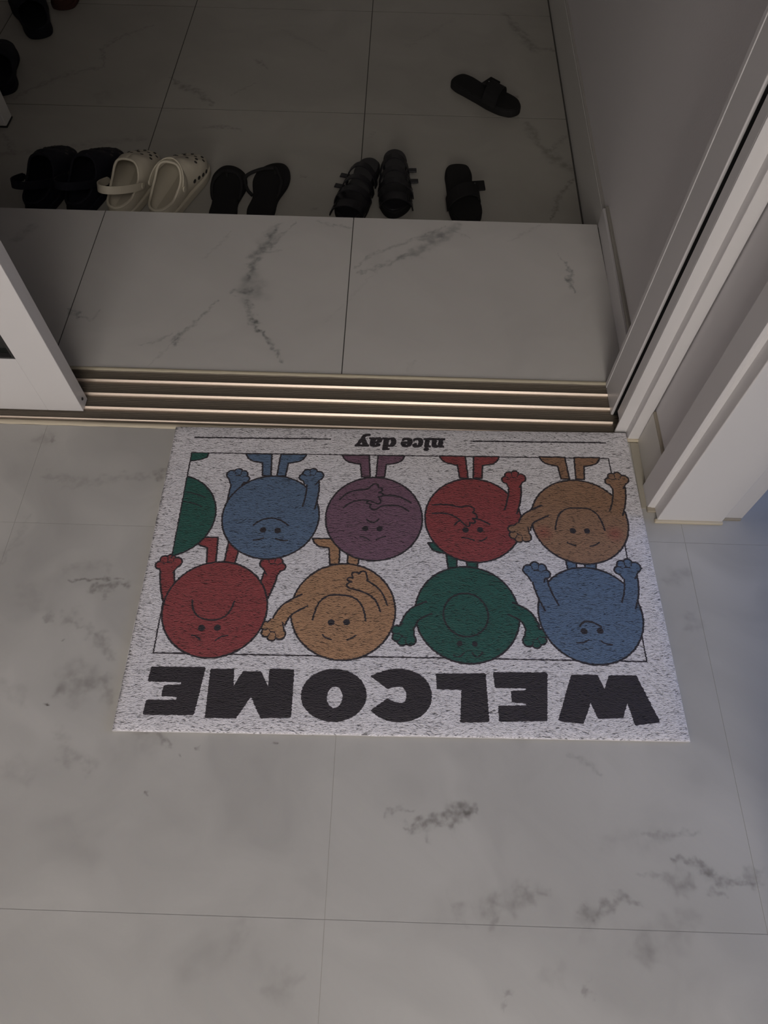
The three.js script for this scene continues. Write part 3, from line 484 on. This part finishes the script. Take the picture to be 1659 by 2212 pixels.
// ---------------------------------------------------------------- shoes; each is built heel at the origin, toe towards +z, standing on y = 0
const dim = (r, g, b, rough, spec) => { const m = new THREE.MeshPhysicalMaterial({ roughness: rough, specularIntensity: spec }); m.color.setRGB(r, g, b); return m; };
const blackRubber = dim(0.011, 0.0105, 0.0105, 0.8, 0.3), blackLeather = dim(0.010, 0.0095, 0.011, 0.36, 0.55), navy = dim(0.007, 0.007, 0.011, 0.75, 0.3), brownSuede = dim(0.045, 0.020, 0.016, 0.85, 0.3);
const beige = mat(0.46, 0.415, 0.325, 0.6), beigeSole = mat(0.40, 0.36, 0.28, 0.65), holeDark = mat(0.02, 0.017, 0.014, 0.9), steel = mat(0.45, 0.44, 0.43, 0.3, { metalness: 0.9 });
const curve2 = (p, n) => new THREE.CatmullRomCurve3(p.map(([x, z]) => new THREE.Vector3(x, 0, z)), true, 'centripetal').getPoints(n);
function slab(points, y0, y1, bevel = 0.003) {                        // a sole cut to an outline
  const sh = new THREE.Shape(points.map((p) => new THREE.Vector2(p.x, -p.z)));
  return new THREE.ExtrudeGeometry(sh, { depth: y1 - y0 - 2 * bevel, bevelEnabled: true, bevelThickness: bevel, bevelSize: bevel, bevelOffset: -bevel, bevelSegments: 3, curveSegments: 1 }).rotateX(-Math.PI / 2).translate(0, y0 + bevel, 0);
}
// outline of a foot: length, ball half-width, heel half-width, side = which way the big toe lies
function footOutline(len, ball, heel, side, waist = 0.86, n = 64) {
  const s = side, w = heel * waist;
  return curve2([[0, 0], [heel * 0.72, 0.012], [heel, 0.045 * len / 0.25], [w + 0.002 * s, 0.40 * len], [ball + 0.003 * s, 0.68 * len], [ball * 0.86 + 0.006 * s, 0.87 * len], [0.012 * s + ball * 0.3, 0.99 * len],
    [0.012 * s - ball * 0.3, 0.99 * len], [-ball * 0.86 + 0.006 * s, 0.87 * len], [-ball + 0.003 * s, 0.68 * len], [-w + 0.002 * s, 0.40 * len], [-heel, 0.045 * len / 0.25], [-heel * 0.72, 0.012]], n);
}
// a band bent over the foot: half-ellipse of half-width w and height h, band width b along z, thickness t
function archBand(w, h, b, t, a0 = 0, a1 = Math.PI, n = 26, skew = 0) {
  const pos = [], idx = [];
  for (let i = 0; i <= n; i++) {
    const a = lerp(a0, a1, i / n), c = Math.cos(a), s = Math.sin(a), zz = skew * c;
    for (const [o, z] of [[t, -b / 2], [t, b / 2], [0, b / 2], [0, -b / 2]]) pos.push((w + o) * c, (h + o) * s, z + zz);
  }
  for (let i = 0; i < n; i++) for (let k = 0; k < 4; k++) { const a = i * 4 + k, b2 = i * 4 + (k + 1) % 4; idx.push(a, b2, a + 4, b2, b2 + 4, a + 4); }
  idx.push(0, 2, 1, 0, 3, 2); const e = n * 4; idx.push(e, e + 1, e + 2, e, e + 2, e + 3);
  let g = new THREE.BufferGeometry(); g.setAttribute('position', new THREE.Float32BufferAttribute(pos, 3)); g.setIndex(idx); g = g.toNonIndexed(); g.computeVertexNormals(); g.deleteAttribute('uv'); return g;
}
const strip = (g) => { g = g.index ? g.toNonIndexed() : g; for (const k of Object.keys(g.attributes)) if (k !== 'position' && k !== 'normal') g.deleteAttribute(k); return g; };
const join = (list) => mergeGeometries(list.map(strip));
const tube = (pts, r, n = 24, k = 8) => new THREE.TubeGeometry(new THREE.CatmullRomCurve3(pts.map((p) => new THREE.Vector3(...p))), n, r, k, false);

// ---- moulded clog: one shell whose wall runs up from the sole, closed over the toes and open behind
const spow = (v, e) => Math.sign(v) * Math.pow(Math.abs(v), e);
function table(t, s) { for (let i = 1; i < t.length; i++) if (s <= t[i][0]) { const [a, x] = t[i - 1], [b, y] = t[i], k = (s - a) / (b - a); return lerp(x, y, k * k * (3 - 2 * k) * 0.5 + k * 0.5); } return t[t.length - 1][1]; }
function clogShape(len, wide, high, open, side) {
  const width = (s) => wide * Math.pow(1 - Math.pow(Math.abs(2 * s - 1), 3.6), 0.42) * lerp(0.80, 1, smooth(0.2, 0.75, s));
  const height = (s) => high * table([[0, 0.60], [0.15, 0.62], [0.33, 0.82], [0.46, 1], [0.58, 0.93], [0.75, 0.72], [0.9, 0.52], [1, 0.36]], s);
  const rim = (s) => (s >= open ? Math.PI : lerp(0.60, 1, 1 - Math.sqrt(1 - Math.pow(s / open, 5))) * Math.PI);
  const point = (s, f, inset = 0, yb = 0) => {
    const w = Math.max(width(s) - inset, 0.0004), h = Math.max(height(s) - inset - yb, 0.004), c = spow(Math.cos(f), 0.72), q = spow(Math.sin(f), 0.78);
    const mid = side * 0.008 * smooth(0.45, 1, s);
    return [mid + w * q, yb + h / 2 * (1 - c), inset * (1 - 2 * s) + s * len];
  };
  return { width, height, rim, point, len, open };
}
function clogShell(S, thick = 0.0042, floorY = 0.019) {
  const ns = 58, nf = 44, pos = [], idx = [], id = (l, i, j) => (l * (ns + 1) + i) * (nf + 1) + j;
  for (const l of [0, 1]) for (let i = 0; i <= ns; i++) {
    const u = i / ns, s = 0.5 - 0.5 * Math.cos(Math.PI * u), fm = S.rim(s) * (l ? 0.995 : 1);
    for (let j = 0; j <= nf; j++) pos.push(...S.point(s, lerp(-fm, fm, j / nf), l ? thick : 0, l ? floorY : 0.001));
  }
  for (let i = 0; i < ns; i++) {
    for (let j = 0; j < nf; j++) for (const l of [0, 1]) { const a = id(l, i, j), b = id(l, i, j + 1), c = id(l, i + 1, j), d = id(l, i + 1, j + 1); l ? idx.push(a, b, c, b, d, c) : idx.push(a, c, b, b, c, d); }
    for (const j of [0, nf]) { const a = id(0, i, j), b = id(1, i, j), c = id(0, i + 1, j), d = id(1, i + 1, j); j ? idx.push(a, c, b, b, c, d) : idx.push(a, b, c, b, d, c); }
  }
  const g = new THREE.BufferGeometry(); g.setAttribute('position', new THREE.Float32BufferAttribute(pos, 3)); g.setIndex(idx); g.computeVertexNormals(); return g;
}
function clog(label, grp, pos, turn, side, body, soleMat, strapBack, yaw0 = 0) {
  const t = group('clog', label, 'clog', pos, turn, grp);
  const S = clogShape(0.262, 0.0488, 0.101, 0.48, side);
  part('shell', clogShell(S), body, t);
  const rim = []; const n = 44;
  for (let i = 0; i <= n; i++) { const s = S.open * Math.sin(Math.PI / 2 * (i / n)); rim.push(S.point(Math.min(s, S.open - 1e-4), S.rim(Math.min(s, S.open - 1e-4)), 0.002, 0)); }
  const ring = [...rim.map(([x, y, z]) => [2 * side * 0.008 * smooth(0.45, 1, z / S.len) - x, y, z]).reverse(), ...rim.slice(1)];
  part('collar_rim', new THREE.TubeGeometry(new THREE.CatmullRomCurve3(ring.map((p) => new THREE.Vector3(...p)), true), 120, 0.0034, 7, true), body, t);
  const ol = []; for (let i = 0; i <= 40; i++) { const s = 0.5 - 0.5 * Math.cos(Math.PI * i / 40); ol.push(new THREE.Vector3(side * 0.008 * smooth(0.45, 1, s) + S.width(s) + 0.003, 0, s * 0.266 - 0.002)); }
  const left = ol.map((p, i) => { const s = 0.5 - 0.5 * Math.cos(Math.PI * i / 40); return new THREE.Vector3(2 * side * 0.008 * smooth(0.45, 1, s) - p.x, 0, p.z); }).reverse();
  part('sole', slab([...ol, ...left], 0, 0.021, 0.004), soleMat, t);
  const lugs = [], disc = (s, f, r, stretch) => {
    const a = S.point(s, f, -0.0002, 0), b = S.point(s + 0.01, f, -0.0002, 0), c = S.point(s, f + 0.03, -0.0002, 0);
    const T1 = new THREE.Vector3(b[0] - a[0], b[1] - a[1], b[2] - a[2]), T2 = new THREE.Vector3(c[0] - a[0], c[1] - a[1], c[2] - a[2]), N = T1.clone().cross(T2).normalize(); T1.normalize(); T2.crossVectors(N, T1);
    return new THREE.SphereGeometry(r, 14, 8).applyMatrix4(new THREE.Matrix4().makeBasis(T1, T2, N).scale(new THREE.Vector3(stretch, 1, 0.22))).translate(...a);
  };
  for (const [s, f] of [[0.70, 0.93], [0.70, -0.93], [0.76, 0.80], [0.76, -0.80], [0.77, 0.99], [0.83, 0.90], [0.83, -0.90], [0.84, 0.70], [0.84, -0.70], [0.9, 0.99], [0.9, 0.8], [0.9, -0.8], [0.70, 0.74], [0.70, -0.74]]) lugs.push(disc(s, f * Math.PI, 0.0043, 1.25));
  for (const s of [0.56, 0.64, 0.72, 0.80]) for (const q of [1, -1]) lugs.push(disc(s, q * 0.47 * Math.PI, 0.0052, 1.3));
  part('vent_hole', join(lugs), holeDark, t).userData.label = 'dark vent holes';
  const piv = [side * 0.008 * smooth(0.45, 1, 0.33), 0.056, 0.33 * 0.262], reach = strapBack ? 0.106 : 0.066;
  const st = archBand(0.0455, reach, 0.0185, 0.003, 0.04, Math.PI - 0.04, 34).rotateX(strapBack ? -Math.PI / 2 + 0.45 : Math.PI / 2 - 0.62);
  part('heel_strap', st.translate(...piv), body, t);
  for (const q of [1, -1]) part('rivet', new THREE.CylinderGeometry(0.0072, 0.0072, 0.004, 20).rotateZ(Math.PI / 2).translate(piv[0] + q * 0.0485, piv[1], piv[2]), body, t);
  return t;
}
const Y = YL + 0.0004;
clog('beige clog with its heel strap down behind the heel, beside the navy clogs', 'pair of beige clogs', [-0.7265, Y, -1.562], Math.PI - 0.20, 1, beige, beigeSole, true);
clog('beige clog with its heel strap flipped forward, beside the black flip-flops', 'pair of beige clogs', [-0.619, Y, -1.556], Math.PI - 0.24, -1, beige, beigeSole, false);
clog('navy-black clog furthest left in the row at the step', 'pair of navy clogs', [-0.945, Y, -1.570], Math.PI - 0.15, 1, navy, navy, true);
clog('navy-black clog touching the beige clog with the strap down', 'pair of navy clogs', [-0.838, Y, -1.572], Math.PI - 0.19, -1, navy, navy, true);

// ---- flip-flops: sole, toe post, two strap arms
function flipFlop(label, pos, turn, side, bulge) {
  const t = group('flip_flop', label, 'flip-flop', pos, turn, 'pair of black flip-flops'), L = 0.252;
  part('sole', slab(footOutline(L, 0.0485, 0.036, side, 0.94), 0, 0.017, 0.004), blackRubber, t);
  const post = [side * 0.011, 0.017, 0.80 * L];
  part('toe_post', new THREE.CylinderGeometry(0.0035, 0.0045, 0.017, 12).translate(post[0], 0.0255, post[2]), blackRubber, t);
  for (const q of [1, -1]) {
    const b = q === bulge ? 0.015 : -0.006;
    part('strap', tube([[post[0], 0.033, post[2]], [q * 0.022, 0.040, 0.72 * L], [q * (0.044 + b), 0.034, 0.60 * L], [q * (0.041 + b * 0.5), 0.021, 0.47 * L], [q * 0.034, 0.014, 0.42 * L]], 0.0046, 30, 8), blackRubber, t);
  }
}
flipFlop('left one of the black flip-flops, next to the beige clogs', [-0.456, Y, -1.543], Math.PI - 0.01, 1, 0);
flipFlop('right one of the black flip-flops, its strap looping out to the left', [-0.362, Y, -1.562], Math.PI + 0.06 - 0.14, -1, 1);

// ---- strappy buckled sandals, toes to the step
function sandal(label, pos, turn, side) {
  const t = group('sandal', label, 'sandal', pos, turn, 'pair of strappy black sandals'), L = 0.272, o = side;
  part('sole', slab(footOutline(L, 0.045, 0.033, -side, 0.9), 0, 0.024, 0.005), blackRubber, t);
  part('insole', slab(footOutline(L - 0.008, 0.0415, 0.030, -side, 0.9), 0.022, 0.027, 0.002).translate(0, 0, 0.004), blackLeather, t);
  for (const [z, w, h, b, tab] of [[0.41, 0.038, 0.062, 0.019, 1], [0.56, 0.041, 0.054, 0.019, 1], [0.70, 0.045, 0.046, 0.021, 0], [0.86, 0.042, 0.032, 0.030, 0]]) {
    const s = part('strap', archBand(w, h, b, 0.003, 0.02, Math.PI - 0.02, 28, 0.006 * o).translate(-side * 0.003, 0.012, z * L), blackLeather, t);
    part('buckle', new RoundedBoxGeometry(0.004, 0.015, b * 0.8, 2, 0.0015).rotateZ(o * 0.5).translate(o * (w * 0.80) - side * 0.003, h * 0.62 + 0.014, z * L), steel, s).material = tab ? blackLeather : blackRubber;
    if (tab) part('strap_end', rbox(Math.min(o * w * 0.8, o * (w + 0.018)), Math.max(o * w * 0.8, o * (w + 0.018)), h * 0.50, h * 0.50 + 0.004, z * L - b * 0.42, z * L + b * 0.42, 0.0015).rotateZ(0), blackLeather, s);
    if (!tab) part('stud', new THREE.SphereGeometry(0.0028, 12, 8).scale(0.6, 1, 1).translate(o * (w + 0.001) - side * 0.003, h * 0.3 + 0.012, z * L), steel, s);
  }
}
sandal('left strappy black sandal, heel leaning against the other sandal', [-0.073, Y, -1.835], -0.25, -1);
sandal('right strappy black sandal with buckled straps, straight beside the other', [-0.012, Y, -1.878], 0.055, 1);

// ---- slides with a broad band and a tab at the side
function slide(label, pos, turn) {
  const t = group('slide_sandal', label, 'sandal', pos, turn, 'pair of black slides'), L = 0.25;
  part('sole', slab(curve2([[0, 0], [0.027, 0.008], [0.0365, 0.04], [0.034, 0.09], [0.040, 0.135], [0.050, 0.175], [0.045, 0.22], [0.020, 0.248], [-0.008, 0.246], [-0.028, 0.222], [-0.037, 0.175], [-0.036, 0.12], [-0.036, 0.07], [-0.036, 0.035], [-0.026, 0.008]], 72), 0, 0.022, 0.005), blackRubber, t);
  part('footbed', slab(curve2([[0, 0.004], [0.025, 0.011], [0.0335, 0.04], [0.031, 0.09], [0.037, 0.135], [0.047, 0.175], [0.042, 0.22], [0.018, 0.244], [-0.008, 0.242], [-0.026, 0.22], [-0.034, 0.175], [-0.033, 0.12], [-0.033, 0.07], [-0.033, 0.035], [-0.024, 0.011]], 72), 0.021, 0.0245, 0.0015), dim(0.0125, 0.012, 0.0115, 0.9, 0.25), t);
  part('strap', archBand(0.0425, 0.034, 0.052, 0.0035, 0.02, Math.PI - 0.02, 28, -0.016).translate(0.003, 0.018, 0.158), blackRubber, t);
  const k = part('strap_tab', rbox(0.022, 0.066, 0.0235, 0.0295, 0.090, 0.129, 0.0025).rotateZ(0.06), blackRubber, t);
  part('buckle', rbox(0.037, 0.0405, 0.0305, 0.0325, 0.104, 0.117, 0.0008).rotateZ(0.06), steel, k);
}
slide('black slide standing alone at the step, right of the strappy sandals', [0.163, Y, -1.822], 0.06);
slide('black slide kicked off alone on the floor near the right wall', [0.166, Y, -2.262], 0.80);

// ---- dark shoes at the far left edge
function slipOn(label, pos, turn, m, side) {
  const t = group('slip_on_shoe', label, 'shoe', pos, turn);
  const S = clogShape(0.29, 0.060, 0.07, 0.40, side); part('upper', clogShell(S, 0.004, 0.016), m, t);
  part('sole', slab(footOutline(0.293, 0.059, 0.045, side, 0.95), 0, 0.014, 0.003), m, t);
}
slipOn('black slip-on shoe on the left, pointing away beyond the white board', [-1.172, Y, -2.455], Math.PI + 0.44, navy, 1);
slipOn('black slip-on shoe half out of frame, right behind the white board', [-1.196, Y, -2.125], Math.PI + 0.33, navy, 1);
slipOn('brown slip-on shoe furthest back at the top of the photo', [-1.152, Y, -2.64], Math.PI + 0.1, brownSuede, -1);
{
  const b = group('standing_board', 'white upright board with a painted strip of shade below it at the left edge of the entrance', 'board', [-1.138, Y, -1.965]);
  part('board', rbox(-0.55, 0, 0.004, 1.4, -0.052, 0, 0.004, 3), mat(0.62, 0.61, 0.57, 0.5), b);
  part('shade_strip', rbox(-0.548, 0.0005, 0, 0.0045, -0.0525, 0.001, 0.0015), dark, b);  // dark strip painted in for the shade under the board
}

renderer.render(scene, camera);
